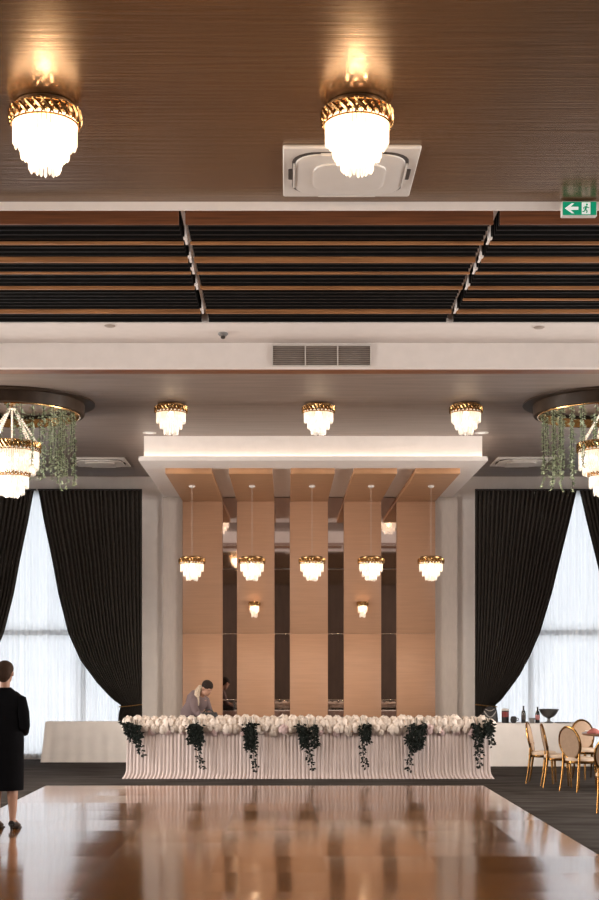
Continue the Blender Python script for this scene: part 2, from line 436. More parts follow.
# stage recess box
BX0, BX1, BY = -2.17, 2.97, 19.85
b = MB()
b.box(BX0 + .075, BX1 - .075, BY + .075, YW - .02, 4.73, ZF - .001)      # core
struct(b, 'ceiling_recess', 'white')
b = MB()
b.box(BX0, BX1, BY, YW - .02, 4.685, 4.728)       # ledge
b.box(BX0, BX1, BY, BY + .02, 4.728, 4.75); b.box(BX0, BX0 + .02, BY, YW - .02, 4.728, 4.75); b.box(BX1 - .02, BX1, BY, YW - .02, 4.728, 4.75)
struct(b, 'trim_3', 'white')
b = MB()
b.box(BX0 + .025, BX1 - .025, BY + .025, BY + .045, 4.729, 4.739)
b.box(BX0 + .025, BX0 + .045, BY + .046, YW - .3, 4.729, 4.739); b.box(BX1 - .045, BX1 - .025, BY + .046, YW - .3, 4.729, 4.739)
tag(b.build('cove_light_strip', 'led'), 'warm white strip light along the ledge of the white stage canopy', 'strip light')
# grey papered wall beside the backdrop
b = MB().box(PX(163, YW), PX(182, 24.05), YW - .06, YW - .001, 0, 4.685); struct(b, 'wall_panel_left', 'wallpaper')
b = MB().box(PX(435.5, 24.05), PX(457, YW), YW - .06, YW - .001, 0, 4.685); struct(b, 'wall_panel_right', 'wallpaper')
b = MB()
for x0, x1 in ((XL, PX(163, YW)), (PX(457, YW), XR)): b.box(x0, x1, YW - .015, YW - .001, 0, .1)
struct(b, 'baseboard_front', 'white')

# windows
for i, (x0, x1) in enumerate((WL, WR)):
    wn = bpy.data.objects.new('window_%d' % (i + 1), None); COL.objects.link(wn); wn['kind'] = 'structure'
    wn.location = ((x0 + x1) / 2, YW, 0)
    b = MB(); hw = (x1 - x0) / 2; t = .06
    b.box(-hw, -hw + t, .08, .16, WZ0, WZ1); b.box(hw - t, hw, .08, .16, WZ0, WZ1)
    b.box(-hw + t, hw - t, .08, .16, WZ0, WZ0 + t); b.box(-hw + t, hw - t, .08, .16, WZ1 - t, WZ1)
    b.box(-hw + t, hw - t, .085, .155, 2.22, 2.32)
    vx = PX(82, YW) if i == 0 else PX(531.5, YW)
    for q in (vx - (x0 + x1) / 2, -(vx - (x0 + x1) / 2)):
        b.box(q - .035, q + .035, .09, .15, WZ0 + t, 2.22); b.box(q - .035, q + .035, .09, .15, 2.32, WZ1 - t)
    b.build('window_frame', 'frame_grey', wn, smooth=False)
    b = MB().box(-hw + .02, hw - .02, .115, .125, WZ0 + .02, WZ1 - .02); b.build('window_glass', 'glass', wn, smooth=False)

# ------------------------------------------------------------------ sheers and drapes
def sheer(x0, x1, label):
    def fn(u, v):
        x = x0 + (x1 - x0) * u
        y = YW - .05 + .022 * sin(u * 2 * PI * 34 + 1.3 * sin(u * 17)) * (.6 + .4 * v)
        return (x, y, 4.80 - v * (4.80 - .02))
    o = MB().grid(fn, 340, 6).build('sheer_curtain', 'sheer')
    tag(o, label, 'curtain', 'white sheers behind the dark drapes')
sheer(WL[0] - .1, WL[1] + .06, 'white sheer curtain over the window behind the woman in black')
sheer(WR[0] - .06, WR[1] + .1, 'white sheer curtain over the window behind the gold chairs')

def drape(xo, side, W, label, pts, seed):
    """xo outer edge, side=+1: the cloth reaches towards -x, -1 towards +x; pts (z, width) of the inner edge above the tie"""
    r = random.Random(seed)
    zt, ztie, zb = 4.775, pts[-1][0], .02
    yc = YW - .27
    np_ = 23
    ph = [r.uniform(-.5, .5) for _ in range(np_ + 1)]
    def width(z):
        if z >= ztie:
            for (z0, w0), (z1, w1) in zip(pts, pts[1:]):
                if z1 <= z <= z0:
                    t = (z0 - z) / (z0 - z1); return w0 + (w1 - w0) * t
            return pts[0][1]
        t = (ztie - z) / (ztie - zb)
        return pts[-1][1] * (.86 + .10 * min(1, t * 6) + .12 * t)
    NV = 60
    zs = [zt - (zt - zb) * (j / NV) for j in range(NV + 1)]
    def fn(u, v):
        z = zs[int(round(v * NV))]
        wd = width(z)
        k = u * np_; i = int(min(k, np_ - 1)); f = ph[i] + (ph[i + 1] - ph[i]) * (k - i)
        sag = 0
        comp = W / max(wd, .2)
        amp = .013 + .007 * min(comp, 4)
        y = yc - .03 * min(comp - 1, 3) * sin(PI * u) * .6 - amp * sin(2 * PI * (k + .35 * f))
        return (xo - side * wd * u, y, z)
    root = thing('drape', label, 'curtain', group='charcoal drapes tied back at the windows')
    MB().grid(fn, np_ * 10, NV).build('drape_cloth', 'drape', root)
    # top rail and tieback
    b = MB().box(min(xo, xo - side * W), max(xo, xo - side * W), yc - .02, yc + .02, 4.775, 4.80)
    b.build('rail', 'black_metal', root)
    wd = pts[-1][1] * .95; n = 28; loop = []
    for k in range(n):
        a = 2 * PI * k / n
        loop.append((xo - side * (wd * .5 + (wd * .50) * cos(a)), yc - .01 + .105 * sin(a), ztie - .03 - .02 * cos(a)))
    MB().tube(loop, .010, 8, closed=True, cap=False).build('tieback', 'gold_dark', root)
YD = YW - .27
k = YD / F
def prof(lst): return [(H + (VY - y) * k, wpx * k) for y, wpx in lst]
LP = prof([(489, 104), (520, 98.5), (560, 90), (593, 84), (633, 74), (660, 62), (683, 45), (696, 33), (704, 24)])
RP = prof([(489, 102), (520, 95), (560, 85), (593, 77), (633, 65), (656, 55), (675, 45), (694, 31), (704, 23)])
drape(PX(142, YD), 1, 104 * k, 'charcoal drape tied back beside the white pillar left of the backdrop', LP, 1)
drape(PX(-70, YD), -1, 106 * k, 'charcoal drape above the woman in black, swept towards the left edge', LP, 2)
drape(PX(475, YD), -1, 103 * k, 'charcoal drape tied back beside the white pillar right of the backdrop', RP, 3)
drape(PX(681, YD), 1, 104 * k, 'charcoal drape behind the round crystal chandelier at the right edge', RP, 4)

# ------------------------------------------------------------------ slatted ceiling panels
GX0, GX1, GW = PX(182.4, 10.2), PX(496.0, 10.2), .05
spans = [(GX0 - 2.37 + .0, GX0 - GW / 2), (GX0 + GW / 2, GX1 - GW / 2), (GX1 + GW / 2, GX1 + 2.37)]
names = ['slatted wood and black ceiling panel at the left, nearest the left edge',
         'middle slatted wood and black ceiling panel, above the air vent',
         'slatted wood and black ceiling panel at the right, behind the green exit sign']
wood_y = [(244, .022), (262, .045), (273.5, .016), (289, .040), (313, .045)]
for i, (x0, x1) in enumerate(spans):
    root = thing('slat_ceiling_panel', names[i], 'ceiling panel', group='slatted ceiling panels')
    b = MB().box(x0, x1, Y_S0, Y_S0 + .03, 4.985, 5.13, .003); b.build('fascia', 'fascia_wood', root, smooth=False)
    b = MB()
    n = 26
    for j in range(n):
        y = Y_S0 + .12 + j * .1085
        b.box(x0 + .01, x1 - .01, y, y + .03, 5.015, 5.15)
    b.box(x0 + .01, x1 - .01, Y_S1 - .03, Y_S1 - .005, 4.995, 5.37)
    b.build('black_slats', 'slat_dark', root, smooth=False)
    lst = list(wood_y)
    if i == 2: lst.append((300, .016))
    for yb, h in lst:
        Y = 3.34 * F / (VY - yb)
        MB().box(x0, x1, Y, Y + .03, 4.99, 4.99 + h, .002).build('wood_slat', 'slat_wood', root, smooth=False)
    for xx in (x0 + .25, x1 - .25):
        b = MB().box(xx - .02, xx + .02, Y_S0 + .03, Y_S1 - .02, 5.15, 5.18)
        for yy in (10.6, 12.7): b.box(xx - .006, xx + .006, yy, yy + .012, 5.17, 5.38)
        b.build('hanger', 'black_metal', root, smooth=False)
for gx, lb in ((GX0, 'pale rail in the gap between the left and middle slatted panels'), (GX1, 'pale rail in the gap between the middle and right slatted panels')):
    b = MB()
    b.box(gx - .012, gx + .012, Y_S0 - .01, Y_S1 - .032, 5.09, 5.12)
    for yb, h in wood_y:
        Y = 3.34 * F / (VY - yb)
        b.box(gx - .014, gx + .014, Y - .20, Y - .15, 4.972, 4.984); b.box(gx - .009, gx + .009, Y - .13, Y - .01, 4.98, 4.988); b.box(gx - .005, gx + .005, Y - .17, Y - .15, 4.98, 5.09); b.box(gx - .005, gx + .005, Y - .08, Y - .06, 4.985, 5.09)
    o = b.build('ceiling_rail', 'white', smooth=False); tag(o, lb, 'rail', 'rails between the slatted panels')

# ------------------------------------------------------------------ bulkhead fittings
ve = thing('air_vent', 'long taupe air vent grille on the white bulkhead', 'vent', (PX(321.5, Y_BM), Y_BM, PZ(356, Y_BM)))
vw, vh = 97 * Y_BM / F / 2, 19.5 * Y_BM / F / 2
b = MB().box(-vw, vw, -.012, -.001, -vh, vh); b.build('backing', 'vent_back', ve, smooth=False)
b = MB()
b.box(-vw - .012, vw + .012, -.03, -.001, vh, vh + .012); b.box(-vw - .012, vw + .012, -.03, -.001, -vh - .012, -vh)
for x in (-vw - .006, -vw / 3, vw / 3, vw + .006): b.box(x - .006, x + .006, -.03, -.012, -vh, vh)
b.build('vent_frame', 'plastic', ve, smooth=False)
b = MB()
for j in range(9):
    z = -vh + .012 + j * (2 * vh - .02) / 8.6
    b.add([(-vw, -.026, z), (vw, -.026, z), (vw, -.012, z + .012), (-vw, -.012, z + .012)], [(0, 1, 2, 3)])
b.build('blades', 'vent', ve, smooth=False)
Y = 3.335 * F / (VY - 333)
sd = thing('ceiling_fitting', 'small smoke detector under the white ceiling strip left of the vent', 'smoke detector', (PX(223, Y), Y, 4.985))
MB().lathe([(.05, 0), (.05, -.015), (.035, -.03)], 20, cap=True).build('base', 'grey', sd)
MB().lathe([(.022, -.028), (.024, -.05), (.012, -.058)], 16, cap=True).build('sensor_head', 'slot', sd)
for px, py, lb in ((110, 325.5, 'small flush sprinkler disc just past the left slatted panel'), (539, 327, 'small flush sprinkler disc just past the right slatted panel')):
    Y = 3.335 * F / (VY - py)
    o = MB().lathe([(.055, 0), (.055, -.006), (.045, -.012)], 24, cap=True).build('ceiling_fitting', 'vent', loc=(PX(px, Y), Y, 4.985))  # flat cover of a concealed sprinkler
    tag(o, lb, 'sprinkler', 'flush sprinkler discs')
for px, lb in ((150.5, 'small white recessed downlight at left front corner of the stage canopy'), (480, 'small white recessed downlight at right front corner of the stage canopy')):
    Y = 3.41 * F / (VY - 434.5)
    r_ = thing('downlight', lb, 'downlight', (PX(px, Y), Y - .15, ZF), group='recessed downlights')
    MB().lathe([(.10, 0), (.10, -.006), (.075, -.010), (.06, -.003)], 28).build('trim_ring', 'plastic', r_)
    MB().lathe([(.062, -.003), (.001, -.0035)], 28).build('lens', 'sign_white', r_)

# air conditioning cassettes
def cassette():
    root = thing('ceiling_cassette', 'large white square air conditioner in the near bronze ceiling', 'air conditioner')
    s = .445
    MB().box(-s, s, -s, s, -.025, 0, .008).build('panel', 'plastic', root)
    def rr(h, r, z, n=6):
        P = []
        for cx, cy, a0 in ((h - r, h - r, 0), (-h + r, h - r, PI / 2), (-h + r, -h + r, PI), (h - r, -h + r, 1.5 * PI)):
            for q in range(n + 1):
                a = a0 + PI / 2 * q / n; P.append((cx + r * cos(a), cy + r * sin(a), z))
        return P
    MB().loft([rr(.385, .17, -.0255), rr(.38, .17, -.030)]).build('air_slot', 'slot', root)
    MB().loft([rr(.362, .16, -.026), rr(.362, .16, -.040), rr(.345, .15, -.046)]).build('cover', 'plastic', root)
    MB().loft([rr(.24, .12, -.0455), rr(.24, .12, -.058), rr(.22, .11, -.064)]).build('grille', 'plastic', root)
    for a in range(4):
        b = MB().box(-.20, .20, .365, .378, -.05, -.026); b.xf(Matrix.Rotation(a * PI / 2, 4, 'Z'))
        b.build('louvre', 'plastic', root)
    for sx in (-1, 1):
        MB().box(sx * .392 - .018, sx * .392 + .018, -.09, .09, -.034, -.0255, .004).build('side_clip', 'slot', root)
    return root
c0 = cassette(); c0['group'] = 'square ceiling air conditioners'
c0.location = (.425, 9.10, ZN)
dup(c0, (PX(101, 22.4), 22.4, ZF), 0, 'white square air conditioner in rear ceiling above the left drape')
dup(c0, (PX(520.5, 22.35), 22.35, ZF), 0, 'white square air conditioner in rear ceiling above the right drape')

# exit sign
YS = Y_LIP - .05
sg = thing('exit_sign', 'green exit sign with white arrow and running figure', 'sign', (PX(579.5, YS), YS, PZ(208.5, YS)))
hw, hh = 17.6 * YS / F, 7.4 * YS / F
MB().box(-hw, hw, 0, .05, -hh, hh, .004).build('housing', 'plastic', sg)
MB().box(-hw + .006, hw - .006, -.004, .001, -hh + .006, hh - .006).build('face', 'green_sign', sg, smooth=False)
b = MB()
ax = -hw * .43
b.prism_poly([(ax - .052, 0), (ax - .002, .036), (ax + .016, .036), (ax - .012, .011), (ax + .045, .011), (ax + .045, -.011), (ax - .012, -.011), (ax + .016, -.036), (ax - .002, -.036)], -.006, -.0035)
b.build('arrow', 'sign_white', sg, smooth=False)
b = MB(); dx = hw * .36
b.prism_poly([(dx - .030, -.042), (dx + .032, -.042), (dx + .032, .042), (dx - .030, .042)], -.006, -.0035)
b.build('doorway', 'sign_white', sg, smooth=False)
b = MB()
b.add([(dx + .006 + .008 * cos(2 * PI * i / 12), -.0075, .026 + .008 * sin(2 * PI * i / 12)) for i in range(12)], [tuple(range(12))])
def limb(pts, w_):
    for (x0, z0), (x1, z1) in zip(pts, pts[1:]):
        d = Vector((x1 - x0, z1 - z0)); n_ = Vector((-d.y, d.x)).normalized() * w_
        b.add([(x0 + n_.x, -.0075, z0 + n_.y), (x0 - n_.x, -.0075, z0 - n_.y), (x1 - n_.x, -.0075, z1 - n_.y), (x1 + n_.x, -.0075, z1 + n_.y)], [(0, 1, 2, 3)])
limb([(dx + .004, .016), (dx - .006, -.010)], .007)
limb([(dx + .002, .012), (dx - .014, .008), (dx - .020, -.004)], .003)
limb([(dx + .004, .012), (dx + .014, .002), (dx + .024, .004)], .003)
limb([(dx - .006, -.010), (dx + .008, -.018), (dx + .004, -.036)], .004)
limb([(dx - .006, -.010), (dx - .012, -.022), (dx - .026, -.026)], .004)
b.build('running_figure', 'green_sign', sg, smooth=False)

# ------------------------------------------------------------------ crystal lamps
def crystals(b, r, ztop, zbot, n, rad, c=(0, 0), jitter=.012, rr=None, half=False):
    for i in range(n):
        a = (PI if half else 2 * PI) * (i + .5 * half) / n + (PI if half else 0)
        x, y = c[0] + r * cos(a), c[1] + r * sin(a)
        zb = zbot + (rr or rnd).uniform(-jitter, jitter)
        ring = lambda q, z: [(x + q * cos(a + 2 * PI * j / 6), y + q * sin(a + 2 * PI * j / 6), z) for j in range(6)]
        b.loft([ring(rad, ztop), ring(rad, zb + rad * 1.2), ring(rad * .25, zb)])
def gold_band(b, r, z0, z1, n=26, half=False):
    # rim rings and crossing leaf blades
    m = 40
    if not half:
        for z in (z0, z1):
            b.tube([(r * cos(2 * PI * k / m), r * sin(2 * PI * k / m), z) for k in range(m)], .006, 6, closed=True, cap=False)
    h = z0 - z1
    for i in range(n):
        a = (PI if half else 2 * PI) * (i + .5) / n + (PI if half else 0)
        for s, ro in ((1, .006), (-1, .013)):
            P = []
            for t in (0, .25, .5, .75, 1):
                aa = a + s * (t - .5) * 2 * PI / n * (2.0 if half else 1.5) * (.5 if half else 1)
                P.append((t, aa))
            wd = [.002, .013, .017, .013, .002]
            vs = []
            for (t, aa), wq in zip(P, wd):
                z = z1 + h * t
                q = r + ro + .006 * sin(PI * t)
                da = wq / r
                vs += [(q * cos(aa - da), q * sin(aa - da), z), ((q + .006) * cos(aa), (q + .006) * sin(aa), z), (q * cos(aa + da), q * sin(aa + da), z)]
            fs = []
            for k2 in range(4):
                o_ = k2 * 3
                fs += [(o_, o_ + 1, o_ + 4, o_ + 3), (o_ + 1, o_ + 2, o_ + 5, o_ + 4)]
            b.add(vs, fs)
def lamp_body(root, dz=0.0):
    MB().lathe([(.05, dz), (.170, dz), (.178, dz - .008), (.178, dz - .040), (.06, dz - .046)], 36, cap=True).build('canopy', 'canopy_brown', root)
    b = MB(); gold_band(b, .196, dz - .034, dz - .120)
    band = b.build('gold_band', 'gold', root)
    MB().lathe([(.176, dz - .040), (.188, dz - .044), (.190, dz - .066)], 40).build('band_liner', 'gold_dark', band)
    for r, z0, z1, n in ((.180, -.095, -.245, 44), (.135, -.19, -.325, 34), (.088, -.28, -.392, 22)):
        b = MB(); crystals(b, r, dz + z0, dz + z1, n, .011)
        b.build('crystal_tier', 'crystal', root)
    MB().ball((0, 0, dz - .13), .04, n=14, m=10).build('bulb', M['bulb'], root)
M['bulb'] = mat('glowing_bulb', (1, .9, .8), 0.5, emit=(1.0, .78, .5), emit_s=5.0)
flush = thing('flush_chandelier', 'flush gold and crystal lamp on the near bronze ceiling at the left edge', 'lamp', (PX(45, 8.05), 8.05, ZN), group='flush crystal lamps')
lamp_body(flush)
WARM = (1.0, .66, .34); SOFT = (1.0, .80, .60)
def flush_at(x, y, z, label, rz, w_, first=False, inner=30):
    if first: o = flush
    else: o = dup(flush, (x, y, z), rz, label)
    bulb('lamp_light', (x, y, z - .17), inner, WARM, .06)
    downlight('lamp_light', (x, y, z - .43), w_ * 4, SOFT)
    return o
YF = 3.41 * F / (VY - 404)
LW = 16
flush_at(PX(45, 8.05), 8.05, ZN, None, 0, LW, True)
flush_at(PX(357, 8.05), 8.05, ZN, 'flush gold and crystal lamp in front of the near square air conditioner', .3, LW)
flush_at(PX(171, YF), YF, ZF, 'leftmost flush crystal lamp of the three before the stage canopy', .1, LW * 1.5, inner=2)
flush_at(PX(318.5, YF), YF, ZF, 'middle flush crystal lamp of the three before the stage canopy', .2, LW * 1.5, inner=2)
flush_at(PX(466, YF), YF, ZF, 'rightmost flush crystal lamp of the three before the stage canopy', .4, LW * 1.5, inner=2)

# ------------------------------------------------------------------ backdrop: soffit panels, wall panels, mirrors, pendants, sconces
YP = 24.03
px_pan = [(182.5, 222.3), (237, 274.3), (290, 327.8), (344, 381.2), (396.8, 435.3)]
ordn = ['first', 'second', 'third', 'fourth', 'fifth']
pend = None
SX = []
for i, (a, c) in enumerate(px_pan):
    x0, x1 = PX(a, YP), PX(c, YP)
    SX.append((x0, x1))
    root = thing('wall_panel_board', 'tall tan wood backdrop panel, %s of five from the left' % ordn[i], 'wall panel', ((x0 + x1) / 2, YP, 0), group='tan wood backdrop panels')
    hw = (x1 - x0) / 2
    MB().box(-hw, hw, 0, .10, .0, 2.238, .004).build('lower_board', 'wood', root)
    MB().box(-hw, hw, 0, .10, 2.242, 4.597, .004).build('upper_board', 'wood', root)
    o = MB().box(x0, x1, 20.60, YP + .10, 4.600, 4.684, .004).build('soffit_panel', 'soffit_wood')
    tag(o, 'brown wood ceiling panel over the %s backdrop panel from the left' % ordn[i], 'ceiling panel', 'wood panels under the stage canopy')
    # pendant
    xp, yp = PX((192, 252, 312, 371, 431)[i], 21.98), 21.98
    lb = 'crystal pendant lamp hanging before the %s backdrop panel from the left' % ordn[i]
    if pend is None:
        pend = thing('pendant_lamp', lb, 'lamp', (xp, yp, 4.60), group='crystal pendants along the stage')
        MB().lathe([(.05, 0), (.05, -.02), (.02, -.035)], 20, cap=True).build('ceiling_rose', 'plastic', pend)
        MB().tube([(0, 0, -.03), (0, 0, -1.16)], .003, 6).build('cable', 'vent', pend)
        lamp_body(pend, -1.15)
    else:
        dup(pend, (xp, yp, 4.60), .2 * i, lb)
    bulb('pendant_light', (xp, yp, 4.60 - 1.15 - .17), 4, WARM, .06)
    downlight('pendant_light', (xp, yp, 4.60 - 1.15 - .43), 18, SOFT)
for i in range(4):
    x0, x1 = SX[i][1] + .002, SX[i + 1][0] - .002
    root = thing('mirror_strip', 'narrow bronze mirror strip, %s of four from the left between wood panels' % ordn[i], 'mirror', ((x0 + x1) / 2, YP + .07, 0), group='mirror strips of the backdrop')
    hw = (x1 - x0) / 2
    zz = [0, 1.06, 2.24, 3.4, 4.68]
    for j in range(4):
        MB().box(-hw, hw, 0, .02, zz[j] + .006, zz[j + 1] - .006, .004).build('mirror_pane', 'mirror', root, smooth=False)
    for z in zz[1:3]:
        MB().box(-hw, hw, -.004, .018, z - .007, z + .007, .002).build('joint_strip', 'chrome', root)
sc = None
for i, xx in ((1, 254.5), (3, 362.5)):
    lb = 'small crystal wall lamp on the %s backdrop panel from the left' % ordn[i]
    loc = (PX(xx, YP), YP, PZ(601.5, YP))
    if sc is None:
        sc = thing('wall_sconce', lb, 'wall lamp', loc, group='crystal wall lamps on the backdrop')
        MB().box(-.09, .09, -.012, -.001, -.10, 0, .003).build('back_plate', 'gold_dark', sc)
        b = MB(); gold_band(b, .085, 0, -.085, 9, True)
        b.build('gold_band', 'gold', sc)
        for r, z0, z1, n in ((.075, -.06, -.20, 11), (.048, -.14, -.285, 8)):
            b = MB(); crystals(b, r, z0, z1, n, .010, half=True); b.build('crystal_tier', 'crystal', sc)
    else:
        dup(sc, loc, 0, lb)
    bulb('sconce_light', (loc[0], loc[1] - .04, loc[2] - .13), 2.2, WARM, .025)

# ------------------------------------------------------------------ ring chandeliers with hanging greenery
def big_chandelier():
    root = thing('ring_chandelier', '', 'chandelier')
    # ceiling drum
    b = MB()
    n = 72
    b.lathe([(.93, 0), (.93, -.035), (.92, -.155), (.895, -.165), (.885, -.155), (.885, -.04)], n)
    b.build('ceiling_ring', 'ring_dark', root)
    MB().lathe([(1.06, 0), (1.06, -.018), (.93, -.020)], n).build('ring_outer_band', 'ring_dark', root)  # flat dark band around the ceiling ring
    MB().lathe([(.884, -.06), (.878, -.16), (.872, -.175), (.858, -.170), (.862, -.06)], n).build('inner_ring', 'gold', root)
    MB().lathe([(.05, 0), (.10, -.01), (.10, -.03), (.03, -.045)], 24, cap=True).build('ceiling_rose', 'gold', root)
    # chains of beads
    for i in range(8):
        a = 2 * PI * i / 8 + .2
        P0 = Vector((.04 * cos(a), .04 * sin(a), -.09)); P1 = Vector((.335 * cos(a), .335 * sin(a), -.545))
        ch = MB()
        for q in range(19):
            p = P0.lerp(P1, q / 18); ch.ball(tuple(p), .014, n=8, m=6)
        ch.build('bead_chain', 'bead', root)
    MB().tube([(0, 0, -.03), (0, 0, -.60)], .010, 8).build('stem', 'gold', root)
    b = MB(); gold_band(b, .352, -.525, -.64, 44); bd = b.build('gold_band', 'gold', root)
    MB().lathe([(.34, -.53), (.342, -.62)], 48).build('band_liner', 'gold_dark', bd)
    for r, z0, z1, n in ((.335, -.60, -.86, 78), (.29, -.82, -.93, 66)):
        c = MB(); crystals(c, r, z0, z1, n, .012); c.build('crystal_tier', 'crystal', root)
    b = MB(); gold_band(b, .215, -.895, -.955, 30); b.build('gold_band', 'gold', root)
    for r, z0, z1, n in ((.205, -.93, -1.10, 50), (.15, -1.06, -1.19, 38), (.09, -1.1, -1.225, 22)):
        c = MB(); crystals(c, r, z0, z1, n, .012); c.build('crystal_tier', 'crystal', root)
    for i in range(6): MB().ball((.18 * cos(PI / 3 * i), .18 * sin(PI / 3 * i), -.70), .028, n=10, m=8).build('bulb', M['bulb'], root)
    return root
M['bead'] = crystal_mat('lit_bead', (1.0, .80, .58), 0.25)
YC = 17.4
XC = (PX(12, YC), PX(606, YC))
ch0 = big_chandelier(); ch0.location = (XC[0], YC, ZF)
ch0['label'] = 'tiered crystal chandelier in a dark ceiling ring at the left edge'; ch0['group'] = 'ring chandeliers'
dup(ch0, (XC[1], YC, ZF), PI, 'tiered crystal chandelier in a dark ceiling ring at the right edge')
for x in XC:
    bulb('chandelier_light', (x, YC, ZF - .74), 2, WARM, .10)
    downlight('chandelier_light', (x, YC, ZF - 1.25), 90, SOFT)
def strand(L, seed):
    r = random.Random(seed); st, lf = MB(), MB()
    P = []; x = y = 0
    n = max(5, int(L / .07))
    for i in range(n + 1):
        P.append((x, y, -L * i / n)); x += r.uniform(-.010, .010); y += r.uniform(-.010, .010)
    st.tube(P, .0035, 5)
    for p, q in zip(P, P[1:]):
        for _ in range(5):
            t = r.random(); c = Vector(p).lerp(Vector(q), t); a = r.uniform(0, 2 * PI)
            lf.leaf(c, (cos(a), sin(a), r.uniform(-.9, .1)), (0, 0, 1), r.uniform(.035, .062), r.uniform(.028, .046))
    return st.mesh('stem', 'stem'), lf.mesh('leaves', 'vine', smooth=False)
protos = [strand(1.04, 1), strand(.88, 2), strand(.66, 3), strand(.45, 4), strand(.24, 5)]
for side, cx in enumerate(XC):
    lb = 'trailing green vine hanging from the %s ceiling ring' % ('left' if side == 0 else 'right')
    N = 58
    r = random.Random(20 + side)
    for i in range(N):
        a = 2 * PI * i / N + r.uniform(-.015, .015)
        inward = (cos(a) if side == 0 else -cos(a))      # 1 = towards the room centre
        rad = (.79, .66)[i % 2] + r.uniform(-.02, .02)
        front = -sin(a)
        if inward > .35: k2 = r.choice((0, 0, 1, 1, 2))
        elif front > .5: k2 = 4 if r.random() < .6 else 3
        else: k2 = r.choice((1, 2, 3))
        if inward < .35 and r.random() < .35: continue
        if front > 0.55 and abs(inward) < .55 and r.random() < .5: continue
        root = thing('trailing_vine', lb, 'hanging plant', (cx + rad * cos(a), YC + rad * sin(a), ZF - .02), r.uniform(0, 6), 'vines on the %s ceiling ring' % ('left' if side == 0 else 'right'))
        for nm, me in zip(('stem', 'leaves'), protos[k2]):
            o = bpy.data.objects.new(nm, me); COL.objects.link(o); o.parent = root

# ------------------------------------------------------------------ head table
TX0, TX1, TY0, TY1, TZ = -2.33, 2.98, 19.92, 20.72, .76
ht = thing('head_table', 'long head table with blush white pleated skirt before the backdrop', 'table', ((TX0 + TX1) / 2, (TY0 + TY1) / 2, 0))
hx, hy = (TX1 - TX0) / 2, (TY1 - TY0) / 2
MB().box(-hx, hx, -hy, hy, TZ - .03, TZ, .01).build('tabletop', 'cloth', ht)
def skirt_path(z):
    P = []
    fl = .0 if z > .12 else (.12 - z) / .12
    out = .012 + .018 * (1 - z / TZ) + .05 * fl ** 2
    cx_, cy_ = hx + out, hy + out
    n = 300
    per = 0
    pts = []
    N1, N2 = 900, 140
    for i in range(N1): pts.append((-cx_ + 2 * cx_ * i / N1, -cy_, 0, -1))
    for i in range(N2): pts.append((cx_, -cy_ + 2 * cy_ * i / N2, 1, 0))
    for i in range(N1): pts.append((cx_ - 2 * cx_ * i / N1, cy_, 0, 1))
    for i in range(N2): pts.append((-cx_, cy_ - 2 * cy_ * i / N2, -1, 0))
    for i, (x, y, nx, ny) in enumerate(pts):
        s = i * .0059
        amp = .0045 + .003 * (1 - z / TZ) + .008 * fl
        d = amp * sin(s * 2 * PI / .055 + 1.4 * sin(s * 3.1)) + .004 * sin(s * 2 * PI / .15)
        P.append((x + nx * d, y + ny * d, z))
    return P
MB().loft([skirt_path(z) for z in (TZ - .005, .70, .5, .3, .12, .07, .03, .006)], cap=False).build('pleated_skirt', 'skirt', ht)

# flowers
def rose_mesh(name, m, seed):
    r = random.Random(seed); b = MB()
    for layer, (n, R, tilt, sz) in enumerate(((3, .010, .05, .052), (4, .020, .12, .054), (5, .032, .25, .052), (6, .042, .42, .046), (7, .046, .75, .036))):
        for i in range(n):
            a = 2 * PI * i / n + layer * .7 + r.uniform(-.2, .2)
            def fn(u, v):
                uu = (u - .5) * 2
                wq = sz * .62 * (1 - .45 * abs(v - .55) ** 1.2 * 2) * uu
                h = v * sz
                curl = R + sin(tilt) * h - .016 * v * v - .010 * uu * uu + .012 * sin(PI * v)
                z = cos(tilt) * h - .02 - .004 * layer + .003 * sin(uu * 3 + a)
                return (curl * cos(a) - wq * sin(a), curl * sin(a) + wq * cos(a), z)
            b.grid(fn, 4, 4)
    b.ball((0, 0, -.008), .046, .046, .032, n=12, m=8)
    me = b.mesh(name, m); return me
rm = [rose_mesh('rose', 'rose', 1), rose_mesh('rose', 'rose', 2), rose_mesh('blush_rose', 'rose_blush', 3)]
run = thing('flower_runner', 'white and blush rose runner along the front of the head table', 'flower arrangement', ((TX0 + TX1) / 2, TY0 + .12, TZ))
rows = [(40, -.04, .075, 1.45, .3), (40, -.14, .035, 1.4, .8), (40, -.165, -.045, 1.35, 1.15), (24, -.155, -.115, 1.0, 1.35)]
def put_rose(x, y, z, s, tilt, blush, parent, yaw):
    me = rm[2] if blush else rnd.choice(rm[:2])
    o = bpy.data.objects.new('blush_rose' if blush else 'rose', me); COL.objects.link(o)
    o.parent = parent; o.location = (x, y, z); o.scale = (s, s, s)
    o.rotation_euler = (tilt, 0, yaw)
    if blush: o['label'] = 'blush pink rose'
for ri, (n, y, z, s, tilt) in enumerate(rows):
    for i in range(n):
        x = -hx - .04 + (2 * hx + .08) * (i + .5 * (ri % 2) + .25) / n + rnd.uniform(-.02, .02)
        if x > hx + .06: continue
        put_rose(x, y + rnd.uniform(-.015, .015), z + .05 + rnd.uniform(-.012, .018), s * rnd.uniform(.88, 1.15), tilt + rnd.uniform(-.2, .2), ri == 3 and rnd.random() < .6 or ri == 2 and rnd.random() < .1, run, 0)
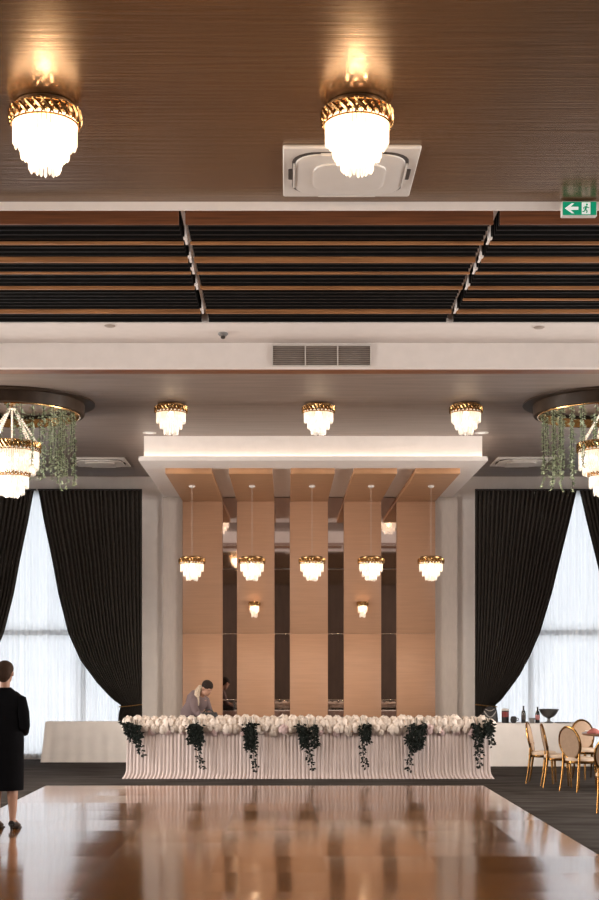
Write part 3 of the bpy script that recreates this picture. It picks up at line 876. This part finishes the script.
# the rest of the bed, further back on the table
b = MB()
for i in range(90):
    x = -hx + 2 * hx * (i + .5) / 90; y = rnd.uniform(.03, .14); z = .05 + rnd.uniform(0, .03)
    st = len(b.v)
    for vx_ in (rm[0],):
        b.add([tuple(Matrix.Rotation(rnd.uniform(0, 6), 3, 'Z') @ v.co * 1.2) for v in vx_.vertices], [tuple(p.vertices) for p in vx_.polygons])
    for q in range(st, len(b.v)):
        v = b.v[q]; b.v[q] = (v[0] + x, v[1] + y, v[2] + z)
o = b.build('rose_bed', 'rose', run); o['kind'] = 'stuff'
MB().box(-hx, hx, -.10, .16, .002, .035, .01).build('foliage_base', 'leaf_dark', run)

# dark leaf garlands over the skirt
gar = [(132, .24, 20), (194.5, .25, 21), (251, .24, 22), (307, .24, 22), (360.5, .22, 22), (417, .24, 20), (477.5, .09, 20), (488.5, .13, 12)]
gl = ['dark leafy garland at the left corner of the head table', 'dark leafy garland, second from the left end of the head table', 'dark leafy garland, third from the left end of the head table',
      'dark leafy garland, fourth from the left end, mid table', 'dark leafy garland, fifth from the left end of the head table', 'dark leafy garland, sixth from the left end of the head table',
      'narrow dark leafy garland near the right corner of the head table', 'short dark leafy garland hanging off the right corner of the head table']
ends = [(756, 11), (768, 7), (771, 5), (771, 5), (768, 5), (772, -9), (768, 2), (745, 4)]
YG = TY0 - .10
for i, ((px, wd, _), (ye, dx)) in enumerate(zip(gar, ends)):
    r = random.Random(100 + i)
    x = PX(px, YG); top = PZ(721, YG); bot = PZ(ye, YG)
    root = thing('leaf_garland', gl[i], 'garland', (x, YG, top), group='dark leaf garlands on the head table')
    L = top - bot; ddx = dx * YG / F
    st, lf = MB(), MB()
    sub = [(0, 0, 0, L, ddx)]
    for q in range(5 if wd > .22 else 2):
        o_ = r.uniform(-.5, .5) * wd
        sub.append((o_, r.uniform(-.01, .01), r.uniform(-.05, .02), L * r.uniform(.35, .62), ddx * .4 + r.uniform(-.02, .02)))
    for (sx, sy, sz, sl, sdx) in sub:
        P = []
        n = 10
        for k2 in range(n + 1):
            t = k2 / n
            P.append((sx * (1 - .35 * t) + sdx * t + .014 * sin(7 * t + sx * 20), sy + (.05 if k2 == 0 else 0) - .012 * sin(PI * t), sz + .05 * (k2 == 0) - sl * t))
        st.tube(P, .004, 5)
        for p, q_ in zip(P[1:], P[2:]):
            t = -p[2] / L
            nl = 10 if t < .5 else 8
            for _ in range(nl):
                c = Vector(p).lerp(Vector(q_), r.random()); a = r.uniform(0, 2 * PI)
                sp = (.055 if t < .45 else .036) * r.random()
                c += Vector((sp * cos(a), -abs(sp * sin(a)) * .4, r.uniform(-.02, .02)))
                lf.leaf(c, (cos(a), -abs(sin(a)) * .5 - .15, r.uniform(-1.0, .2)), (0, -1, .3), r.uniform(.035, .06), r.uniform(.024, .04))
    st.build('stem', 'stem', root); lf.build('leaves', 'leaf_dark', root, smooth=False)

# ------------------------------------------------------------------ cloth covered side tables
def clothed_table(x0, x1, y0, y1, z, label, seed):
    root = thing('buffet_table', label, 'table', ((x0 + x1) / 2, (y0 + y1) / 2, 0), group='white clothed side tables')
    hx_, hy_ = (x1 - x0) / 2, (y1 - y0) / 2
    rings = []
    for zz, e, am in ((z, 0, 0), (z - .012, .006, .002), (z * .6, .03, .006), (z * .25, .055, .010), (.012, .075, .014)):
        P = []
        n1, n2 = 60, 24
        q = []
        for i in range(n1): q.append((-1 + 2 * i / n1, -1, 0, -1))
        for i in range(n2): q.append((1, -1 + 2 * i / n2, 1, 0))
        for i in range(n1): q.append((1 - 2 * i / n1, 1, 0, 1))
        for i in range(n2): q.append((-1, 1 - 2 * i / n2, -1, 0))
        for i, (u, v, nx, ny) in enumerate(q):
            d = am * sin(i * .9 + seed) * (1 if abs(u) > .8 or abs(v) < .9 else .4)
            P.append((u * (hx_ + e) + nx * d, v * (hy_ + e) + ny * d, zz))
        rings.append(P)
    MB().loft(rings, cap=False).build('cloth_drop', 'cloth', root)
    MB().box(-hx_, hx_, -hy_, hy_, z - .03, z + .001, .006).build('tabletop', 'cloth', root)
    b = MB()
    for sx in (-1, 1):
        for sy in (-1, 1): b.add([], []); b.tube([(sx * (hx_ - .1), sy * (hy_ - .1), 0), (sx * (hx_ - .1), sy * (hy_ - .1), z - .03)], .018, 8)
    return root
YT1 = 1.65 * F / (763 - VY)
clothed_table(PX(45, YT1), PX(45, YT1) + 1.83, YT1 + .06, 23.62, .705, 'white clothed side table under the left window, empty on top', 1)
YT2 = 1.65 * F / (767 - VY)
clothed_table(PX(479, YT2), PX(479, YT2) + 1.80, YT2 + .05, YT2 + .80, .71, 'white clothed side table under the right window, bottles and bowl on top', 2)

# things on the right side table
YI, ZI = YT2 + .36, .712
def at(px): return PX(px, YI)
bg_ = thing('black_bag', 'rounded black bag with a pale strap on the right side table', 'bag', (at(489.5), YI, ZI))
rings = []
for z, rx, ry in ((0, .125, .08), (.05, .138, .09), (.14, .13, .085), (.22, .095, .06), (.27, .05, .03), (.285, .015, .01)):
    rings.append([(rx * cos(2 * PI * j / 20), ry * sin(2 * PI * j / 20), z) for j in range(20)])
MB().loft(rings).build('body', 'black_bag', bg_)
MB().tube([(-.10 + .2 * t, -.088 + .03 * abs(t - .5), .20 - .10 * sin(PI * t) ) for t in [q / 12 for q in range(13)]], .010, 8).build('strap', 'pale_strap', bg_)
MB().tube([(-.08 + .15 * t, -.072 - .012 * sin(PI * t), .235 - .03 * sin(PI * t)) for t in [q / 10 for q in range(11)]], .007, 8).build('strap', 'pale_strap', bg_)
jr = thing('storage_jar', 'dark jar with a red band and white lid on the right side table', 'jar', (at(505.5), YI + .02, ZI))
MB().lathe([(.055, 0), (.06, .01), (.06, .20), (.05, .212)], 24, cap=True).build('body', 'black_bag', jr)
MB().lathe([(.0605, .10), (.0605, .19)], 24).build('label_band', 'red', jr)
MB().lathe([(.058, .205), (.062, .21), (.062, .235), (.02, .245)], 24, cap=True).build('lid', 'sign_white' if False else 'plastic', jr)
pt = thing('small_pot', 'small round black pot beside the dark jar', 'pot', (at(513), YI - .06, ZI))
MB().lathe([(.03, 0), (.05, .025), (.056, .06), (.045, .10), (.03, .115), (.026, .11), (.04, .095), (.046, .06)], 20, cap=True).build('body', 'black_bag', pt)
MB().tube([(.05 , 0, .085), (.078, 0, .08), (.08, 0, .05), (.052, 0, .04)], .007, 8).build('handle', 'black_bag', pt)
def bottle(px, h, label, lab=None, dy=0):
    o = thing('bottle', label, 'bottle', (at(px), YI + dy, ZI))
    MB().lathe([(.034, 0), (.038, .01), (.038, h * .58), (.03, h * .68), (.014, h * .78), (.013, h * .95)], 20, cap=True).build('body', 'bottle', o)
    MB().lathe([(.015, h * .93), (.015, h), (.01, h * 1.005)], 16, cap=True).build('cap', 'black_metal', o)
    MB().lathe([(.0388, h * .2), (.0388, h * .5)], 20).build('label', lab or 'slot', o)
bottle(523.5, .285, 'slim dark bottle standing alone on the right side table')
bottle(537.5, .27, 'dark bottle with a pink label beside the pedestal bowl', 'pink')
o = MB().lathe([(.035, 0), (.05, .07), (.052, .085), (.046, .083), (.034, .01)], 20, cap=True).build('cup', 'grey', loc=(at(531.5), YI - .05, ZI))
tag(o, 'small grey cup between the two bottles', 'cup')
bw = thing('pedestal_bowl', 'wide dark pewter bowl on a pedestal at the right window', 'bowl', (at(549), YI + .02, ZI))
MB().lathe([(.075, 0), (.07, .012), (.03, .03), (.024, .07), (.04, .085)], 28, cap=True).build('foot', 'pewter', bw)
MB().lathe([(.03, .08), (.09, .11), (.14, .165), (.168, .225), (.172, .232), (.160, .226), (.13, .17), (.08, .12), (.01, .10)], 32).build('bowl', 'pewter', bw)
b = MB().box(-.12, .12, -.09, .09, 0, .012, .004).build('tray', 'slot', loc=(at(563), YI, ZI)); tag(b, 'flat dark tray at the right of the pedestal bowl', 'tray')

# ------------------------------------------------------------------ gold oval-back chairs
def make_chair():
    root = thing('oval_back_chair', '', 'chair', group='gold oval-back chairs')
    # faces +y (backrest at -y)
    def seat_ring(s, z):
        return [(s * .22 * cos(t) * (1 + .06 * sin(t)), s * .215 * sin(t) + .0, z) for t in [2 * PI * q / 28 for q in range(28)]]
    MB().loft([seat_ring(1.0, .405), seat_ring(1.02, .42), seat_ring(1.02, .44), seat_ring(.98, .445)]).build('seat_frame', 'gold_chair', root)
    MB().loft([seat_ring(.95, .44), seat_ring(.96, .47), seat_ring(.85, .492), seat_ring(.4, .50)]).build('seat', 'seat_pad', root)
    def back(u, v):  # oval backrest plane, slightly raked
        return (u, -.20 - v * .20 - .03 * (1 - (u / .2) ** 2) * 0, .70 + v)
    n = 40
    P = [back(.195 * cos(2 * PI * q / n), .235 * sin(2 * PI * q / n)) for q in range(n)]
    MB().tube(P, .017, 8, closed=True, cap=False).build('back_frame', 'gold_chair', root)
    rings = []
    for s, off in ((.90, -.014), (.93, -.006), (.93, .010), (.80, .022), (.3, .030)):
        rings.append([(x, y + off, z) for x, y, z in [back(.195 * s * cos(2 * PI * q / n), .235 * s * sin(2 * PI * q / n)) for q in range(n)]])
    MB().loft(rings).build('backrest', 'back_pad', root)
    for sx in (-1, 1):
        MB().tube([(sx * .16, .155, .41), (sx * .165, .165, .2), (sx * .17, .175, .0)], [.021, .016, .011], 10).build('leg', 'gold_chair', root)
        MB().tube([(sx * .155, -.17, .62), (sx * .15, -.175, .41), (sx * .155, -.20, .2), (sx * .165, -.235, .0)], [.014, .021, .016, .011], 10).build('leg', 'gold_chair', root)
    return root
chair = make_chair()
def chair_px(px, yb): 
    Y = 1.65 * F / (yb - VY); return PX(px, Y), Y
spots = [((543, 783), -1.9, 'gold oval-back chair farthest left of the group by the round table'),
         ((558, 787), -1.65, 'gold oval-back chair second from the left, turned side-on'),
         ((579.5, 791), -.95, 'gold oval-back chair showing the broad beige back of its oval'),
         ((589, 779), -2.85, 'gold oval-back chair behind the round table, only its top showing'),
         ((613, 812), -.35, 'gold oval-back chair nearest the camera, cut by the right edge'),
         ]
for i, ((px, yb), rz, lb) in enumerate(spots):
    x, y = chair_px(px, yb)
    if i == 0:
        chair.location = (x, y, 0); chair.scale = (.92, .92, .92); chair.rotation_euler = (0, 0, rz); chair['label'] = lb
    else: dup(chair, (x, y, 0), rz, lb)
tx, ty, tr = 4.85, 18.4, .80
tb = thing('round_table', 'round dining table at the right edge among gold chairs', 'table', (tx, ty, 0))
MB().lathe([(.02, .72), (tr - .01, .72), (tr, .73), (tr, .745), (tr - .01, .75), (.02, .75)], 48, cap=True).build('tabletop', 'table_wood', tb)
MB().lathe([(.32, 0), (.30, .02), (.06, .05), (.05, .68), (.20, .72)], 28, cap=True).build('pedestal', 'gold_chair', tb)
nk = MB()
nk.loft([[(.09 * s * cos(2 * PI * j / 12) * (1 + .1 * (j % 2)), .09 * s * sin(2 * PI * j / 12) * (1 + .1 * (j % 2)), z) for j in range(12)] for s, z in ((1, 0), (1.02, .012), (.8, .03), (.5, .055), (.15, .07))])
o = nk.build('napkin', 'napkin', loc=(tx - .68, ty - .12, .752)); tag(o, 'dusty red folded napkin on the round table', 'napkin')
o = MB().lathe([(.06, 0), (.09, .006), (.13, .018), (.128, .021), (.085, .01), (.01, .008)], 28, cap=False).build('plate', 'plastic', loc=(tx - .60, ty + .2, .752)); tag(o, 'white plate on the round table beside the napkin', 'plate')

# ------------------------------------------------------------------ people
def remeshed(b, name, m, parent, voxel=.008, smooth_it=6):
    me = b.mesh(name, m); o = bpy.data.objects.new(name, me); COL.objects.link(o)
    rmod = o.modifiers.new('r', 'REMESH'); rmod.mode = 'VOXEL'; rmod.voxel_size = voxel; rmod.use_smooth_shade = True
    s = o.modifiers.new('s', 'SMOOTH'); s.iterations = smooth_it; s.factor = .5
    dg = bpy.context.evaluated_depsgraph_get()
    nm = bpy.data.meshes.new_from_object(o.evaluated_get(dg))
    o.modifiers.clear(); o.data = nm
    nm.polygons.foreach_set('use_smooth', [True] * len(nm.polygons))
    if not nm.materials: nm.materials.append(M[m])
    if parent: o.parent = parent
    return o
def head(b, c, yaw, pitch, s=1.0):
    """head centred at c, facing +y before yaw"""
    st = len(b.v)
    b.ball((0, -.008, .03), .077, .093, .085, 20, 14)       # skull
    b.ball((0, .022, -.035), .060, .068, .078, 18, 12)      # jaw and face
    b.ball((0, .055, -.085), .028, .024, .022, 12, 8)       # chin
    b.loft([[(x_ * w_, y_, z_) for x_ in (-1, 1)] + [(w_ * .3, y_ + d_, z_), (-w_ * .3, y_ + d_, z_)] for w_, y_, z_, d_ in ((.008, .085, .018, .006), (.012, .088, -.012, .020), (.017, .085, -.028, .022), (.014, .080, -.036, .008))])  # nose
    for sx in (-1, 1):
        b.ball((sx * .078, -.005, -.005), .012, .022, .032, 10, 8)   # ear
        b.ball((sx * .030, .080, .022), .013, .010, .009, 10, 8)     # eye
        b.ball((sx * .030, .083, .036), .022, .008, .006, 10, 6)     # brow
    b.ball((0, .084, -.056), .026, .010, .007, 12, 6); b.ball((0, .082, -.066), .022, .010, .007, 12, 6)   # lips
    mt = Matrix.Translation(c) @ Matrix.Rotation(yaw, 4, 'Z') @ Matrix.Rotation(pitch, 4, 'X') @ Matrix.Scale(s, 4)
    b.xf(mt, st); return mt
def hand(b, wrist, dirv, palm_n, s=1.0, curl=.5, flip=1):
    """palm with four fingers and a thumb, reaching from wrist along dirv"""
    d = Vector(dirv).normalized(); n = Vector(palm_n); n = (n - d * n.dot(d)).normalized(); sd = d.cross(n) * flip
    w0 = Vector(wrist)
    b.tube([tuple(w0), tuple(w0 + d * .03 * s), tuple(w0 + d * .085 * s)], [.022 * s, .026 * s, .020 * s], 10, ry=[.028 * s, .040 * s, .042 * s] )
    # palm cross-section: keep fingers spread across sd
    for i, (o_, l) in enumerate(((-.030, .062), (-.010, .074), (.010, .070), (.029, .055))):
        p = w0 + d * .078 * s + sd * o_ * s
        P = [p - d * .02 * s]; dd = d.copy()
        P.append(p)
        for seg in (.45, .32, .23):
            dd = (dd + n * curl * .55).normalized()
            p = p + dd * l * seg * s; P.append(p)
        b.tube([tuple(q) for q in P], [.010 * s, .0098 * s, .009 * s, .008 * s, .0065 * s], 8)
    p = w0 + d * .025 * s + sd * .030 * s
    P = [p - sd * .012 * s, p, p + (d * .6 + sd * .7).normalized() * .035 * s, p + (d * .6 + sd * .7).normalized() * .035 * s + (d * .9 + n * .3).normalized() * .03 * s]
    b.tube([tuple(q) for q in P], [.014 * s, .0125 * s, .011 * s, .008 * s], 8)
def ell(c, rx, ry, n=28, yaw=0):
    return [(c[0] + rx * cos(2 * PI * j / n) * cos(yaw) - ry * sin(2 * PI * j / n) * sin(yaw), c[1] + rx * cos(2 * PI * j / n) * sin(yaw) + ry * sin(2 * PI * j / n) * cos(yaw), c[2]) for j in range(n)]

# the woman in black at the left edge, seen from behind, hands clasped in front of her
p1 = thing('person', 'woman in a black knee-length dress standing with her back turned, left edge', 'person', (PX(4.5, 13.55), 13.55, .02), rz=-.12)
p1.scale = (.98, .98, .98)
B = MB()
head(B, (0.0, .03, 1.60), .0, -.10)
B.tube([(0, .005, 1.36), (0, .0, 1.44), (0, .015, 1.55)], [.075, .054, .052], 14)
B.loft([ell((0, 0, z), rx, ry) for z, rx, ry in ((.80, .165, .115), (.90, .172, .12), (1.05, .135, .10), (1.2, .155, .11), (1.33, .175, .10), (1.40, .12, .075), (1.43, .06, .055))])
for sx in (-1, 1):
    B.tube([(sx * .13, 0, 1.345), (sx * .176, -.012, 1.315), (sx * .205, -.035, 1.20), (sx * .215, -.03, 1.07), (sx * .17, .10, 1.01), (sx * .075, .20, .99)],
           [.038, .046, .043, .040, .036, .026], 12)
    hand(B, (sx * .075, .20, .99), (-sx * .9, .25, -.15), (0, -.8, -.5), 1.0, .6, flip=sx)
    B.tube([(sx * .085, 0, .86), (sx * .09, .008, .66), (sx * .088, .012, .48), (sx * .088, -.012, .36), (sx * .088, -.004, .2), (sx * .088, -.01, .11), (sx * .088, -.012, .075)],
           [.095, .075, .054, .055, .042, .032, .034], 14)
    B.tube([(sx * .088, -.035, .075), (sx * .088, .02, .078), (sx * .09, .10, .042), (sx * .092, .17, .032)], [.030, .034, .032, .018], 12)
body = remeshed(B, 'body', 'skin', p1, .007, 4)
b = MB()
b.loft([ell((0, .0, z), rx, ry, 40) for z, rx, ry in ((.405, .195, .15), (.42, .198, .152), (.60, .200, .152), (.78, .200, .150), (.92, .203, .150), (1.05, .190, .135), (1.2, .190, .135), (1.31, .205, .125), (1.365, .190, .108), (1.405, .140, .090), (1.43, .095, .075), (1.455, .068, .066))], cap=False)
b.build('dress', 'black_dress', p1)
for sx in (-1, 1):
    MB().tube([(sx * .11, 0, 1.355), (sx * .176, -.010, 1.325), (sx * .212, -.035, 1.20), (sx * .222, -.032, 1.06), (sx * .175, .10, 1.0), (sx * .10, .18, .99)],
              [.050, .060, .060, .056, .050, .042], 14).build('sleeve', 'black_dress', p1)
    b = MB()
    b.tube([(sx * .088, -.045, .062), (sx * .088, .02, .060), (sx * .09, .10, .030), (sx * .092, .185, .024)], [.034, .040, .038, .022], 14)
    b.tube([(sx * .088, -.05, .06), (sx * .088, -.052, .0)], [.020, .009], 10)
    b.box(sx * .09 - .034, sx * .09 + .034, .07, .19, 0, .012, .004)
    b.build('shoe', 'shoe', p1)
b = MB()
b.ball((0, .012, 1.645), .089, .104, .088, 24, 16)
b.ball((0, -.035, 1.595), .080, .062, .085, 20, 12)
b.ball((0, -.045, 1.545), .058, .035, .04, 16, 10)
rem = remeshed(b, 'hair', 'hair_brown', p1, .009, 5)

# the person leaning over behind the head table, turned to the right
p2 = thing('person', 'person in a mauve top leaning over behind the left of the head table', 'person', (PX(193.5, 21.1), 21.16, 0), rz=-.45)
B = MB()
# local: +x is the way the person faces; head built facing +y, turned by yaw
Hc = (.255, -.03, 1.315)
head(B, Hc, -PI / 2 - .35, -.55)
B.tube([(.115, -.01, 1.18), (.165, -.02, 1.235), (.225, -.03, 1.285)], [.07, .052, .050], 14)
B.tube([(-.06, .02, .80), (-.06, .02, .90), (.0, .01, 1.02), (.06, .0, 1.12), (.11, -.01, 1.20)], [.12, .125, .115, .125, .075], 18, ry=[.165, .165, .14, .17, .14])
for sy in (-1, 1):
    B.tube([(.085, sy * .15, 1.17), (.11, sy * .19, 1.13), (.14, sy * .215, 1.00), (.19, sy * .20, .93), (.30, sy * .10 - .16, .93), (.38, sy * .06 - .20, .92)], [.045, .050, .043, .038, .032, .025], 12)
    hand(B, (.38, sy * .06 - .20, .92), (.9, -.2 * sy, -.35), (0, 0, -1), 1.0, .5, flip=sy)
    B.tube([(-.05, sy * .085, .86), (-.03, sy * .09, .66), (-.01, sy * .09, .48), (-.04, sy * .09, .36), (-.05, sy * .09, .2), (-.06, sy * .09, .08)], [.10, .08, .056, .056, .042, .034], 14)
    B.tube([(-.085, sy * .09, .05), (-.02, sy * .09, .055), (.08, sy * .095, .032), (.14, sy * .10, .026)], [.032, .036, .032, .018], 12)
remeshed(B, 'body', 'skin', p2, .008, 4)
b = MB()
b.tube([(-.065, .02, .84), (-.06, .02, .92), (.0, .01, 1.02), (.06, .0, 1.12), (.11, -.01, 1.20), (.135, -.015, 1.225)], [.135, .14, .13, .138, .092, .066], 22, ry=[.18, .178, .155, .185, .15, .085])
for sy in (-1, 1):
    b.tube([(.075, sy * .14, 1.17), (.11, sy * .19, 1.13), (.14, sy * .217, 1.00), (.19, sy * .20, .928), (.29, sy * .10 - .16, .93)], [.056, .062, .056, .052, .045], 14)
b.build('top', 'mauve_top', p2)
b = MB()
b.tube([(-.06, .02, .93), (-.06, .02, .80)], [.128, .118], 20, ry=[.172, .17])
for sy in (-1, 1):
    b.tube([(-.05, sy * .085, .88), (-.03, sy * .09, .66), (-.01, sy * .09, .48), (-.04, sy * .09, .36), (-.05, sy * .09, .10)], [.112, .092, .072, .068, .062], 16)
b.build('trousers', 'trousers', p2)
for sy in (-1, 1):
    b = MB(); b.tube([(-.10, sy * .09, .042), (-.02, sy * .09, .048), (.08, sy * .095, .030), (.155, sy * .10, .024)], [.040, .046, .040, .022], 14)
    b.box(-.12, .15, sy * .093 - .036, sy * .093 + .036, 0, .014, .004)
    b.build('shoe', 'shoe', p2)
b = MB()
mt = Matrix.Translation(Hc) @ Matrix.Rotation(-PI / 2 - .35, 4, 'Z') @ Matrix.Rotation(-.55, 4, 'X')
b.ball((0, -.015, .048), .086, .100, .084, 22, 14); b.ball((0, -.055, -.0), .074, .055, .075, 18, 12); b.xf(mt)
remeshed(b, 'hair', 'hair_dark', p2, .010, 5)
b = MB()
b.tube([(.205, -.045, 1.34), (.165, -.075, 1.33), (.125, -.095, 1.27), (.125, -.13, 1.19), (.15, -.15, 1.11), (.17, -.155, 1.05)], [.03, .048, .05, .042, .034, .012], 12, ry=[.03, .04, .04, .03, .025, .01])
o = b.build('hair_tress', 'hair_fair', p2); o['label'] = 'fair lengths of hair'
# black bag in the hands
bb = thing('black_holdall', 'black bag on the head table under the leaning person\'s hands', 'bag', (PX(208.5, 20.55), 20.55, TZ))
MB().box(-.14, .14, -.09, .09, 0, .20, .03).build('body', 'black_bag', bb)
for sy in (-1, 1):
    MB().tube([(-.08 + .16 * t, sy * .05, .195 + .05 * sin(PI * t)) for t in [q / 10 for q in range(11)]], .008, 8).build('handle', 'black_bag', bb)
